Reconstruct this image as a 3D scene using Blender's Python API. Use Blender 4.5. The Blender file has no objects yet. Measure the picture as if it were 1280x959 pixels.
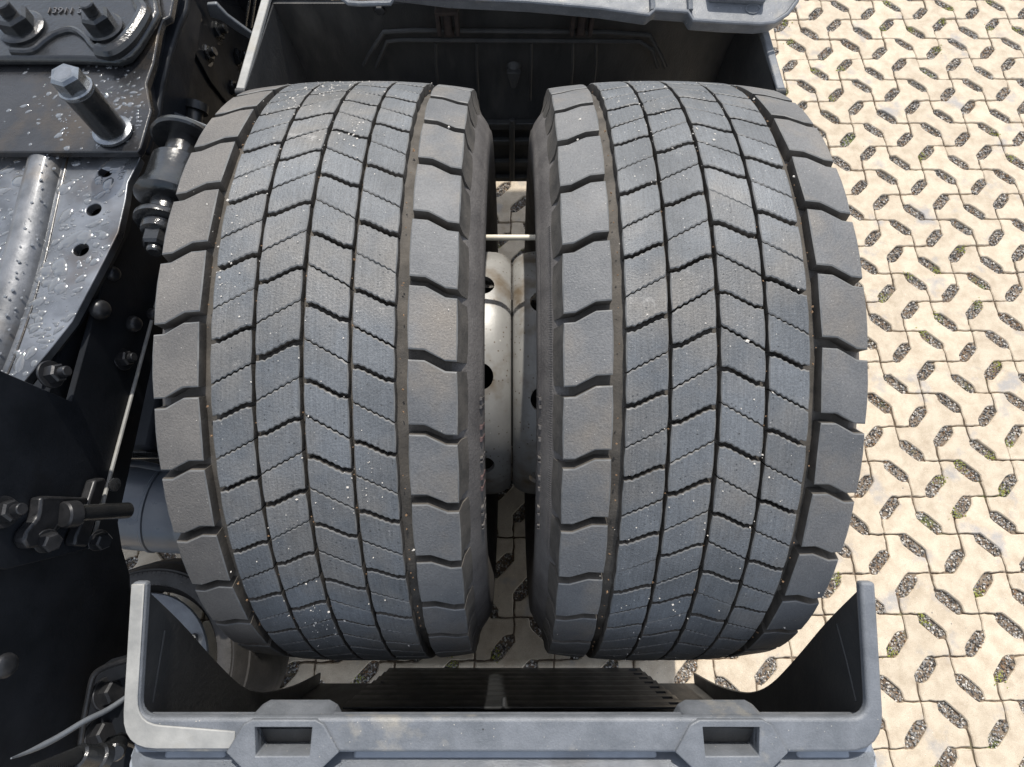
import bpy, bmesh, math, random
from math import sin, cos, pi, radians, sqrt, atan2
from mathutils import Vector, Matrix
random.seed(7)
S = bpy.context.scene
COL = S.collection

# ------------------------------------------------------------------ camera
TILT = radians(19.76)
CAM = Vector((0, -1.12*sin(TILT+.0176), .5+1.12*cos(TILT+.0176)))
FP = 726.0
cd = bpy.data.cameras.new("camera")
cam = bpy.data.objects.new("camera", cd); COL.objects.link(cam)
cam.location = CAM; cam.rotation_euler = (TILT, 0, 0)
cd.sensor_width = 36; cd.lens = FP/1280*36; cd.clip_start = .02; cd.clip_end = 2000
S.camera = cam
FW = Vector((0, sin(TILT), -cos(TILT))); UP = Vector((0, cos(TILT), sin(TILT)))
def ray(x, y): return FW + Vector(((x-640)/FP, 0, 0)) + UP*((479.5-y)/FP)
def atz(x, y, z):
    d = ray(x, y); return CAM + d*((z-CAM.z)/d.z)
def atx(x, y, X):
    d = ray(x, y); return CAM + d*(X/d.x)
def aty(x, y, Y):
    d = ray(x, y); return CAM + d*((Y-CAM.y)/d.y)
def atd(x, y, dist): return CAM + ray(x, y)*dist

# ------------------------------------------------------------------ world, sun, exposure
SUN = Vector((.055, .58, .81)).normalized()
elev = math.asin(SUN.z); azim = atan2(SUN.x, SUN.y)
w = bpy.data.worlds.new("World"); S.world = w; w.use_nodes = True
nt = w.node_tree; bg = nt.nodes['Background']
sky = nt.nodes.new('ShaderNodeTexSky'); sky.sky_type = 'NISHITA'; sky.sun_disc = False
sky.sun_elevation = elev; sky.sun_rotation = azim; sky.air_density = 1.0; sky.dust_density = 2.0
# a broken layer of bright cloud over the blue
tc = nt.nodes.new('ShaderNodeTexCoord'); cn = nt.nodes.new('ShaderNodeTexNoise')
cn.inputs['Scale'].default_value = 2.2; cn.inputs['Detail'].default_value = 6; cn.inputs['Roughness'].default_value = .6
nt.links.new(tc.outputs['Generated'], cn.inputs['Vector'])
cr = nt.nodes.new('ShaderNodeValToRGB'); cr.color_ramp.elements[0].position = .42; cr.color_ramp.elements[1].position = .6
nt.links.new(cn.outputs['Fac'], cr.inputs['Fac'])
mx = nt.nodes.new('ShaderNodeMix'); mx.data_type = 'RGBA'
mx.inputs[7].default_value = (6.3, 6.7, 7.3, 1)
nt.links.new(cr.outputs['Color'], mx.inputs[0]); nt.links.new(sky.outputs['Color'], mx.inputs[6])
nt.links.new(mx.outputs[2], bg.inputs['Color']); bg.inputs['Strength'].default_value = .15
sl = bpy.data.lights.new("sun", 'SUN'); sl.energy = 3.8; sl.angle = radians(.9); sl.color = (1, .95, .87)
so = bpy.data.objects.new("sun", sl); COL.objects.link(so)
so.rotation_euler = SUN.to_track_quat('Z', 'Y').to_euler(); so.location = (3, 3, 6)
S.view_settings.view_transform = 'Standard'; S.view_settings.look = 'None'
S.view_settings.exposure = .30; S.view_settings.gamma = 1

# ------------------------------------------------------------------ materials
def mat(name, c1, c2=None, rough=.5, metal=0, scale=20, bump=0, bscale=120, rvar=.1, spec=.5, specks=None,
        blot=None, stretch=None, grain=0, streak=0, low=.35, high=.65, rnd=0, coat=0):
    m = bpy.data.materials.new(name); m.use_nodes = True; n = m.node_tree; N = n.nodes; L = n.links
    b = N['Principled BSDF']; b.inputs['Metallic'].default_value = metal; b.inputs['Specular IOR Level'].default_value = spec
    b.inputs['Coat Weight'].default_value = coat; b.inputs['Coat Roughness'].default_value = .08
    g = N.new('ShaderNodeNewGeometry'); pos = g.outputs['Position']
    if stretch:
        mp = N.new('ShaderNodeMapping'); mp.inputs['Scale'].default_value = stretch; L.new(pos, mp.inputs['Vector']); pos2 = mp.outputs['Vector']
    else: pos2 = pos
    def noise(sc, det=6, ro=.6, p=pos2):
        t = N.new('ShaderNodeTexNoise'); t.inputs['Scale'].default_value = sc; t.inputs['Detail'].default_value = det
        t.inputs['Roughness'].default_value = ro; L.new(p, t.inputs['Vector']); return t.outputs['Fac']
    def ramp(f, a, z):
        r = N.new('ShaderNodeMapRange'); r.inputs[1].default_value = a; r.inputs[2].default_value = z; L.new(f, r.inputs[0]); return r.outputs[0]
    def mix(f, a, bcol):
        x = N.new('ShaderNodeMix'); x.data_type = 'RGBA'
        L.new(f, x.inputs[0])
        for s_, v in ((6, a), (7, bcol)):
            if isinstance(v, tuple): x.inputs[s_].default_value = v+(1,)
            else: L.new(v, x.inputs[s_])
        return x.outputs[2]
    col = mix(ramp(noise(scale), low, high), c1, c2 or c1)
    if blot: col = mix(ramp(noise(blot[1], 4), blot[2], blot[3]), col, blot[0])
    if specks:
        for (sc_, sz, thr, colr) in specks:
            v = N.new('ShaderNodeTexVoronoi'); v.inputs['Scale'].default_value = sc_; L.new(pos, v.inputs['Vector'])
            d = ramp(v.outputs['Distance'], sz, sz*.6)
            sep = N.new('ShaderNodeSeparateColor'); L.new(v.outputs['Color'], sep.inputs[0])
            k = N.new('ShaderNodeMath'); k.operation = 'GREATER_THAN'; k.inputs[1].default_value = thr; L.new(sep.outputs[0], k.inputs[0])
            q = N.new('ShaderNodeMath'); q.operation = 'MULTIPLY'; L.new(d, q.inputs[0]); L.new(k.outputs[0], q.inputs[1])
            col = mix(q.outputs[0], col, colr)
    if streak:
        ms = N.new('ShaderNodeMapping'); ms.inputs['Scale'].default_value = (620, 22, 22); L.new(pos, ms.inputs['Vector'])
        st_ = N.new('ShaderNodeMapRange'); st_.inputs[1].default_value = .35; st_.inputs[2].default_value = .65
        st_.inputs[3].default_value = 1-streak; st_.inputs[4].default_value = 1+streak; L.new(noise(1, 3, .6, ms.outputs['Vector']), st_.inputs[0])
        hs = N.new('ShaderNodeHueSaturation'); L.new(st_.outputs[0], hs.inputs['Value']); L.new(col, hs.inputs['Color']); col = hs.outputs[0]
        sc_n = ramp(noise(38, 5, .75, pos), .62, .72); sc_m = N.new('ShaderNodeMath'); sc_m.operation = 'MULTIPLY'
        L.new(sc_n, sc_m.inputs[0]); L.new(ramp(noise(6, 2, .5, pos), .52, .62), sc_m.inputs[1]); col = mix(sc_m.outputs[0], col, (.26, .25, .235))
    if grain:
        gm_ = N.new('ShaderNodeMapRange'); gm_.inputs[1].default_value = .3; gm_.inputs[2].default_value = .7
        gm_.inputs[3].default_value = 1-grain; gm_.inputs[4].default_value = 1+grain; L.new(noise(420, 3, .7, pos), gm_.inputs[0])
        hg = N.new('ShaderNodeHueSaturation'); L.new(gm_.outputs[0], hg.inputs['Value']); L.new(col, hg.inputs['Color']); col = hg.outputs[0]
    if rnd:
        oi = N.new('ShaderNodeObjectInfo'); h = N.new('ShaderNodeHueSaturation')
        h.inputs['Value'].default_value = 1; v = ramp(oi.outputs['Random'], 0, 1)
        mr = N.new('ShaderNodeMapRange'); mr.inputs[3].default_value = 1-rnd; mr.inputs[4].default_value = 1+rnd
        L.new(oi.outputs['Random'], mr.inputs[0]); L.new(mr.outputs[0], h.inputs['Value']); L.new(col, h.inputs['Color']); col = h.outputs[0]
    L.new(col, b.inputs['Base Color'])
    rr = N.new('ShaderNodeMapRange'); rr.inputs[1].default_value = .3; rr.inputs[2].default_value = .7
    rr.inputs[3].default_value = max(.02, rough-rvar); rr.inputs[4].default_value = min(1, rough+rvar)
    L.new(noise(scale*1.7), rr.inputs[0]); L.new(rr.outputs[0], b.inputs['Roughness'])
    if bump:
        bp = N.new('ShaderNodeBump'); bp.inputs['Strength'].default_value = bump; bp.inputs['Distance'].default_value = .002
        L.new(noise(bscale, 5, .65), bp.inputs['Height']); L.new(bp.outputs[0], b.inputs['Normal'])
    return m
M = {}
WH = (.75, .72, .66)
M['tread'] = mat('worn_tread_rubber', (.078, .084, .090), (.128, .136, .144), streak=.13, rough=.50, scale=9, bump=.5, bscale=420, spec=.5, grain=.24,
                 specks=[(200, .26, .88, (.050, .052, .054)), (230, .20, .93, (.28, .27, .255)), (120, .12, .95, (.40, .38, .34))], blot=((.158, .146, .130), 6, .50, .72), rvar=.12, rnd=.09)
M['shoulder'] = mat('brown_dusty_rubber', (.100, .094, .088), (.150, .138, .124), rough=.6, scale=10, bump=.5, bscale=420, grain=.20,
                    specks=[(300, .18, .93, (.4, .38, .34))], rnd=.06)
M['shoulder2'] = mat('grey_shoulder_rubber', (.088, .091, .095), (.138, .137, .136), rough=.55, scale=10, bump=.5, bscale=420, grain=.22,
                    blot=((.165, .146, .124), 7, .50, .68), specks=[(300, .18, .93, (.36, .34, .31))], rnd=.06)
M['wall'] = mat('dusty_groove_rubber', (.052, .047, .041), (.105, .093, .079), rough=.8, scale=35, bump=.4, bscale=260)
M['wornedge'] = mat('worn_rubber_edge', (.095, .098, .100), (.155, .152, .145), rough=.6, scale=60, bump=.2)
M['side'] = mat('sidewall_rubber', (.070, .064, .061), (.115, .106, .099), rough=.7, scale=22, grain=.2, bump=.5, bscale=300, specks=[(180, .07, .95, (.3, .28, .25))])
M['redmark'] = mat('faded_red_paint', (.080, .050, .047), (.105, .066, .062), rough=.75, scale=60)
M['rim'] = mat('painted_rim_steel', (.25, .247, .238), (.37, .365, .35), rough=.5, metal=.2, scale=10, bump=.1, bscale=300,
               blot=((.16, .125, .085), 13, .50, .68), specks=[(150, .24, .66, (.13, .10, .075)), (60, .12, .8, (.5, .49, .46))])
M['bellow'] = mat('dark_bellows_rubber', (.022, .021, .020), (.040, .037, .035), rough=.7, scale=24, bump=.4, bscale=160, specks=[(160, .1, .93, (.12, .11, .10))])
M['skin'] = mat('light_blue_grey_plastic', (.20, .225, .26), (.26, .285, .32), rough=.42, scale=18, bump=.2, bscale=420, blot=((.14, .15, .165), 8, .56, .72),
                specks=[(200, .14, .93, (.40, .39, .36)), (50, .09, .93, (.05, .05, .05))])
M['paver'] = mat('cream_concrete', (.405, .325, .235), (.57, .485, .37), rough=.85, scale=26, bump=.6, bscale=500, rnd=.06, grain=.10, low=.25, high=.6,
                 specks=[(300, .28, .80, (.38, .30, .22)), (260, .2, .88, (.78, .72, .62)), (60, .1, .95, (.3, .27, .24)), (24, .055, .90, (.22, .20, .18))], blot=((.36, .335, .31), 9, .58, .70))
M['sand'] = mat('joint_sand', (.12, .085, .058), (.24, .19, .14), rough=.95, scale=60, bump=.9, bscale=500, blot=((.12, .15, .04), 5, .60, .70),
                specks=[(350, .25, .6, (.55, .50, .42)), (300, .25, .7, (.06, .05, .05))])
def gravel(name, c): return mat(name, tuple(v*.75 for v in c), c, rough=.8, scale=300)
GR = [gravel('grit_dark', (.09, .085, .08)), gravel('grit_grey', (.30, .285, .265)), gravel('grit_pale', (.62, .58, .52)), gravel('grit_rust', (.26, .16, .09))]
M['moss'] = mat('moss_green', (.20, .24, .04), (.34, .34, .08), rough=.9, scale=200)
M['black'] = mat('black_frame_paint', (.011, .0125, .015), (.019, .021, .025), rough=.45, scale=14, bump=.15, bscale=200, spec=.12,
                 blot=((.014, .014, .015), 9, .6, .8), specks=[(120, .05, .96, (.2, .2, .2))])
M['gloss'] = mat('wet_black_paint', (.010, .011, .012), (.020, .020, .020), rough=.17, scale=30, bump=.35, bscale=160, spec=.6, coat=.15)
M['wet'] = mat('wet_coated_steel', (.11, .115, .122), (.25, .26, .275), rough=.33, metal=.7, scale=16, bump=.10, bscale=90, coat=.5,
               blot=((.11, .09, .075), 6, .50, .62))
M['ridge'] = mat('brushed_grey_steel', (.07, .074, .08), (.16, .165, .175), rough=.5, metal=.35, scale=26, bump=.3, bscale=140, blot=((.13, .11, .09), 9, .56, .70), coat=.3)
M['plate'] = mat('dirty_coated_steel', (.012, .012, .013), (.028, .028, .030), rough=.27, metal=.15, scale=12, bump=.3, bscale=120, coat=.2,
                 blot=((.050, .038, .026), 9, .50, .66))
M['water'] = mat('water_film', (.10, .105, .11), rough=.04, metal=.0, spec=1, rvar=.01, coat=1)
M['steel'] = mat('grey_bolt_steel', (.20, .21, .22), (.32, .33, .34), rough=.25, metal=.9, scale=60, bump=.1, bscale=300)
M['dbolt'] = mat('black_bolt_steel', (.016, .017, .019), (.032, .032, .034), rough=.38, metal=.3, scale=60, bump=.1)
M['guard'] = mat('blue_grey_plastic', (.115, .124, .136), (.165, .175, .19), rough=.5, scale=30, grain=.10, bump=.35, bscale=420,
                 blot=((.26, .245, .215), 16, .58, .74), specks=[(240, .18, .90, (.40, .37, .32)), (60, .09, .93, (.04, .04, .04))])
M['edge'] = mat('pale_grey_plastic_edge', (.25, .25, .24), (.36, .355, .335), rough=.6, scale=30, bump=.2, blot=((.30, .28, .24), 18, .55, .75))
M['liner'] = mat('dark_guard_liner', (.030, .031, .032), (.050, .050, .049), rough=.55, scale=10, bump=.35, bscale=160,
                 blot=((.085, .082, .076), 6, .56, .78), specks=[(160, .05, .95, (.25, .25, .24))], stretch=(2.4, .8, .8))
M['flap'] = mat('black_flap_rubber', (.014, .015, .016), (.026, .027, .028), rough=.4, scale=20, bump=.2, specks=[(140, .05, .95, (.15, .15, .15))])
M['drum'] = mat('blue_black_enamel', (.055, .065, .08), (.085, .095, .11), rough=.35, scale=10, bump=.1, spec=.6)
M['hole'] = mat('dark_recess', (.006, .006, .007), rough=.8)
M['rust'] = mat('rusty_latch', (.022, .016, .014), (.045, .030, .024), rough=.8, scale=80, bump=.4)
M['pale'] = mat('cream_plastic_tube', (.70, .64, .50), (.78, .72, .60), rough=.45, scale=40)
M['disc'] = mat('galvanised_plate', (.12, .13, .145), (.18, .195, .21), rough=.5, metal=.3, scale=25, bump=.15, bscale=300)

# ------------------------------------------------------------------ mesh helpers
class MB:
    def __init__(s): s.v = []; s.f = []; s.m = []
    def add(s, vs, fs, mi=0):
        o = len(s.v); s.v += [tuple(v) for v in vs]; s.f += [tuple(i+o for i in f) for f in fs]; s.m += [mi]*len(fs); return s
    def box(s, c, d, R=None, mi=0):
        c = Vector(c); vs = [Vector((x*d[0]/2, y*d[1]/2, z*d[2]/2)) for x in (-1, 1) for y in (-1, 1) for z in (-1, 1)]
        if R: vs = [R @ v for v in vs]
        return s.add([c+v for v in vs], [(0,1,3,2),(4,6,7,5),(0,4,5,1),(2,3,7,6),(0,2,6,4),(1,5,7,3)], mi)
    def lathe(s, prof, a, b, n=24, mi=0, caps=True, rot=0):
        """prof: (distance along a->b in metres, radius)"""
        a = Vector(a); ax = (Vector(b)-a).normalized()
        t = Vector((0,0,1)) if abs(ax.z) < .9 else Vector((1,0,0)); u = ax.cross(t).normalized(); w_ = ax.cross(u)
        vs = []
        for (h, r) in prof:
            for k in range(n):
                q = 2*pi*k/n+rot; vs.append(a+ax*h+(u*cos(q)+w_*sin(q))*r)
        fs = [(i*n+k, i*n+(k+1) % n, (i+1)*n+(k+1) % n, (i+1)*n+k) for i in range(len(prof)-1) for k in range(n)]
        if caps: fs += [tuple(range(n))[::-1], tuple((len(prof)-1)*n+k for k in range(n))]
        return s.add(vs, fs, mi)
    def cyl(s, a, b, r, n=20, r2=None, mi=0, rot=0, bev=0):
        L = (Vector(b)-Vector(a)).length; r2 = r if r2 is None else r2
        pr = [(0, r), (L, r2)] if not bev else [(0, r-bev), (bev, r), (L-bev, r2), (L, r2-bev)]
        return s.lathe(pr, a, b, n, mi, rot=rot)
    def tube(s, pts, r, n=10, mi=0):
        pts = [Vector(p) for p in pts]; vs = []; pu = None
        for i, p in enumerate(pts):
            d = (pts[min(i+1, len(pts)-1)]-pts[max(i-1, 0)]).normalized()
            if pu is None: pu = d.orthogonal().normalized()
            u = (pu-d*pu.dot(d)).normalized(); pu = u; w_ = d.cross(u); rr = r[i] if isinstance(r, (list, tuple)) else r
            for k in range(n): vs.append(p+(u*cos(2*pi*k/n)+w_*sin(2*pi*k/n))*rr)
        fs = [(i*n+k, i*n+(k+1) % n, (i+1)*n+(k+1) % n, (i+1)*n+k) for i in range(len(pts)-1) for k in range(n)]
        fs += [tuple(range(n))[::-1], tuple((len(pts)-1)*n+k for k in range(n))]
        return s.add(vs, fs, mi)
    def prism(s, poly, off, mi=0):
        """poly: list of 3D points, extruded by vector off"""
        n = len(poly); off = Vector(off); vs = [Vector(p) for p in poly]; vs += [p+off for p in vs]
        return s.add(vs, [tuple(range(n))[::-1], tuple(range(n, 2*n))]+[(i, (i+1) % n, n+(i+1) % n, n+i) for i in range(n)], mi)
    def mesh(s, name, mats, angle=35):
        me = bpy.data.meshes.new(name); me.from_pydata(s.v, [], s.f)
        for m_ in (mats if isinstance(mats, (list, tuple)) else [mats]): me.materials.append(m_)
        for p, k in zip(me.polygons, s.m): p.material_index = k
        bm = bmesh.new(); bm.from_mesh(me); bmesh.ops.recalc_face_normals(bm, faces=bm.faces); bm.to_mesh(me); bm.free()
        me.shade_smooth(); me.set_sharp_from_angle(angle=radians(angle)); me.update(); return me
    def build(s, name, mats, parent=None, bevel=0, seg=2, angle=35):
        return link(name, s.mesh(name, mats, angle), parent, bevel, seg)
def link(name, me, parent=None, bevel=0, seg=2):
    o = bpy.data.objects.new(name, me); COL.objects.link(o)
    if parent: o.parent = parent
    if bevel:
        b = o.modifiers.new('bevel', 'BEVEL'); b.width = bevel; b.segments = seg; b.limit_method = 'ANGLE'; b.angle_limit = radians(35); b.harden_normals = False
    return o
def tag(o, label=None, cat=None, group=None, kind=None):
    for k, v in (('label', label), ('category', cat), ('group', group), ('kind', kind)):
        if v: o[k] = v
    return o
def thing(name, label, cat, loc=(0, 0, 0), group=None):
    o = bpy.data.objects.new(name, None); COL.objects.link(o); o.location = loc; o.empty_display_size = .05
    return tag(o, label, cat, group)
def keep(o, parent):          # parent a part built in world coordinates to a thing that stands elsewhere
    o.parent = parent; o.matrix_parent_inverse = Matrix.Translation(-parent.location); return o
def boolcut(o, cutter):
    c = bpy.data.objects.new('cutter', cutter.mesh('cutter', M['hole'])); COL.objects.link(c)
    b = o.modifiers.new('cut', 'BOOLEAN'); b.operation = 'DIFFERENCE'; b.object = c; b.solver = 'EXACT'
    bpy.context.view_layer.update(); dg = bpy.context.evaluated_depsgraph_get()
    me = bpy.data.meshes.new_from_object(o.evaluated_get(dg)); me.name = o.name
    o.modifiers.clear(); o.data = me; bpy.data.objects.remove(c); me.set_sharp_from_angle(angle=radians(35)); return o
def hexhead(mb, p, ax, r, h, wr=None, wh=0, mi=0, rot=0):
    ax = Vector(ax).normalized(); p = Vector(p)
    if wr: mb.cyl(p, p+ax*wh, wr, 24, bev=wh*.2, mi=mi); p = p+ax*wh
    mb.lathe([(0, r), (h*.82, r), (h, r*.82)], p, p+ax, 6, mi, rot=rot); return p+ax*h

# ------------------------------------------------------------------ ground
gm = MB(); Gs = 900
gm.add([(-Gs, -Gs, -.026), (Gs, -Gs, -.026), (Gs, Gs, -.026), (-Gs, Gs, -.026)], [(0, 1, 2, 3)])
yard = gm.build('ground', M['sand']); tag(yard, kind='structure')
PH = .19230/2; ANG = .00762; OX, OY = 1.3364, CAM.y+1.8739
def lat(i, j):
    x, y = i*PH, j*PH; return (OX+x*cos(ANG)-y*sin(ANG), OY+x*sin(ANG)+y*cos(ANG))
R_, L_ = 0, 1
def arm(side):     # joint from a P crossing toward the Q crossing up-right, in lattice units
    if side == R_: return [(0, 0), (-.01, .20), (.01, .40), (.04, .42), (.22, .43), (.57, .78), (.58, .96), (.60, .99), (.80, 1.01)]
    return [(0, 0), (-.01, .20), (.01, .40), (0, .44), (0, .60), (.40, 1.0), (.56, 1.0), (.60, .99), (.80, 1.01)]
def rotp(p, k):
    x, y = p
    for _ in range(k % 4): x, y = -y, x
    return (x, y)
def outline():
    # cell with P at west (0,0) and east (2,0), Q north and south
    a = [rotp(p, 0) for p in arm(R_)]                                 # W -> N
    b = [(rotp(p, 1)[0]+2, rotp(p, 1)[1]) for p in arm(L_)]           # E -> N, reversed below
    c = [(rotp(p, 2)[0]+2, rotp(p, 2)[1]) for p in arm(R_)]           # E -> S
    d = [rotp(p, 3) for p in arm(L_)]                                 # W -> S
    return a+[(1, 1)]+b[:0:-1]+c+[(1, -1)]+d[:0:-1]
def chaikin(p):
    out = []
    for i in range(len(p)):
        a, b = Vector(p[i]), Vector(p[(i+1) % len(p)])
        if (b-a).length < .09*1: out.append(tuple((a+b)/2))
        else: out += [tuple(a.lerp(b, .16)), tuple(a.lerp(b, .84))]
    return out
def inset(poly, dd):
    n = len(poly); out = []
    for i in range(n):
        p0, p1, p2 = Vector(poly[i-1]), Vector(poly[i]), Vector(poly[(i+1) % n])
        e1 = (p1-p0).normalized(); e2 = (p2-p1).normalized()
        n1 = Vector((e1.y, -e1.x)); n2 = Vector((e2.y, -e2.x)); b_ = (n1+n2)
        if b_.length < .2: b_ = n1
        b_.normalize(); k = 1/max(.5, b_.dot(n1)); out.append(p1+b_*dd*k)
    return out
base = [((x-1)*PH, y*PH) for x, y in chaikin(outline())]     # centred
def paver_mesh(name, seed):
    rr = random.Random(seed); mb = MB(); n = len(base)
    o0 = inset(base, .0019)
    o0 = [Vector((v.x+rr.uniform(-.0012, .0012), v.y+rr.uniform(-.0010, .0010))) for v in o0]
    o1 = [v for v in inset([tuple(v) for v in o0], .0022)]
    vs = [(v.x, v.y, 0) for v in o1]+[(v.x, v.y, -.0022) for v in o0]+[(v.x, v.y, -.045) for v in o0]
    fs = [tuple(range(n))]+[(r*n+i, r*n+(i+1) % n, (r+1)*n+(i+1) % n, (r+1)*n+i) for r in (0, 1) for i in range(n)]
    mb.add(vs, fs); return mb
pms = [paver_mesh('paver', k).mesh('paver', M['paver'], 24) for k in range(4)]
def project(p):
    d = Vector(p)-CAM; z = d.dot(FW); return (640+FP*d.x/z, 479.5-FP*d.dot(UP)/z) if z > .05 else (-9e9, 0)
cells = []
for a in range(-60, 60):
    for b in range(-60, 60):
        if (a+b) % 2: 
            x, y = lat(a, b)
            if not (-4 < x < 5 and -4 < y < 5.5): continue
            px_, py_ = project((x, y, 0)); vis = -60 < px_ < 1340 and -60 < py_ < 1020
            right = px_ > 560-100*(py_ > 640)-430*(py_ > 650)
            key = (Vector((x, y, 0))-CAM).length+(0 if vis and right else 50)
            cells.append((key, x, y, pi/2 if a % 2 == 0 else 0))
cells.sort()
rest = MB()
for idx, (k, x, y, r) in enumerate(cells):
    flip = random.choice((0, pi)); tilt = (random.gauss(0, .007), random.gauss(0, .007), ANG+r+flip); dz = random.gauss(0, .0011)
    if idx < 300 and k < 50:
        o = link('paver', pms[idx % 4], yard); o.location = (x, y, dz); o.rotation_euler = tilt
    else:
        c, s_ = cos(tilt[2]), sin(tilt[2])
        n = len(base); mm = pms[idx % 4]
        rest.add([(x+v.co.x*c-v.co.y*s_, y+v.co.x*s_+v.co.y*c, v.co.z+dz) for v in mm.vertices], [tuple(p.vertices) for p in mm.polygons])
o = rest.build('paver_field', M['paver'], yard, angle=24); tag(o, kind='stuff')
# gravel and moss in the drainage slots: crushed stones as real grains
gv = MB(); mo = MB()
ico = bmesh.new(); bmesh.ops.create_icosphere(ico, subdivisions=1, radius=1); ico.verts.ensure_lookup_table()
IV = [v.co.copy() for v in ico.verts]; IF = [tuple(v.index for v in f.verts) for f in ico.faces]; ico.free()
OCT = ([Vector(v) for v in ((1,0,0),(-1,0,0),(0,1,0),(0,-1,0),(0,0,1),(0,0,-1))],
       [(0,2,4),(2,1,4),(1,3,4),(3,0,4),(2,0,5),(1,2,5),(3,1,5),(0,3,5)])
def grain(mb, p, r, mi=0, rnd=random, flat=.7):
    q = Matrix.Rotation(rnd.uniform(0, 6.28), 3, 'Z') @ Matrix.Rotation(rnd.uniform(-.5, .5), 3, 'X')
    sx, sy = rnd.uniform(.7, 1.2), rnd.uniform(.6, 1.1)
    mb.add([Vector(p)+q @ Vector((v.x*r*sx*rnd.uniform(.75, 1.15), v.y*r*sy*rnd.uniform(.75, 1.15), v.z*r*flat)) for v in OCT[0]], OCT[1], mi)
rg = random.Random(3)
ns = 0
for a in range(-60, 60):
    for b in range(-60, 60):
        if a % 2 or b % 2: continue      # a P crossing
        for k in range(4):
            cx, cy = rotp((.29, .70), k); x, y = lat(a+cx, b+cy)
            px_, py_ = project((x, y, 0))
            if not (-30 < px_ < 1400 and -60 < py_ < 1020) or (px_ < 560 and py_ < 640): continue
            ns += 1; mossy = rg.random() < .22; rusty = rg.random() < .2
            for g in range(120):
                u_ = rg.uniform(-.36, .36); v_ = rg.uniform(-.17, .17)*(1 if abs(u_) < .24 else .7)
                lx, ly = rotp((.29+(u_-v_)*.7071, .70+(u_+v_)*.7071), k); gx, gy = lat(a+lx, b+ly)
                r0 = rg.uniform(.0020, .0042)
                mi = rg.choices((0, 1, 2, 3), (3.4, 5, 3.2, 3.5 if rusty else .7))[0]
                grain(gv, (gx, gy, -.006+rg.uniform(-.003, .003)), r0, mi, rg)
            if mossy:
                cu = rg.choice((-.28, .28))
                for g in range(40):
                    u_ = cu+rg.gauss(0, .10); v_ = rg.gauss(0, .09)
                    lx, ly = rotp((.29+(u_-v_)*.7071, .70+(u_+v_)*.7071), k); gx, gy = lat(a+lx, b+ly)
                    grain(mo, (gx, gy, -.003+rg.uniform(-.003, .004)), rg.uniform(.0012, .003), 0, rg)
o = gv.build('gravel', GR, angle=10); tag(o, 'grey crushed gravel filling the slots between the cream paving blocks', 'gravel', kind='stuff')
o = mo.build('moss', M['moss'], angle=10); tag(o, 'yellow green moss tufts growing in some paving slots', 'moss', kind='stuff')
# soil bed directly below the grains
sb = MB(); sb.add([(-4, -4, -.0075), (5, -4, -.0075), (5, 5.5, -.0075), (-4, 5.5, -.0075)], [(0, 1, 2, 3)])
tag(sb.build('sand_bed', M['sand'], yard), kind='structure')

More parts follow.
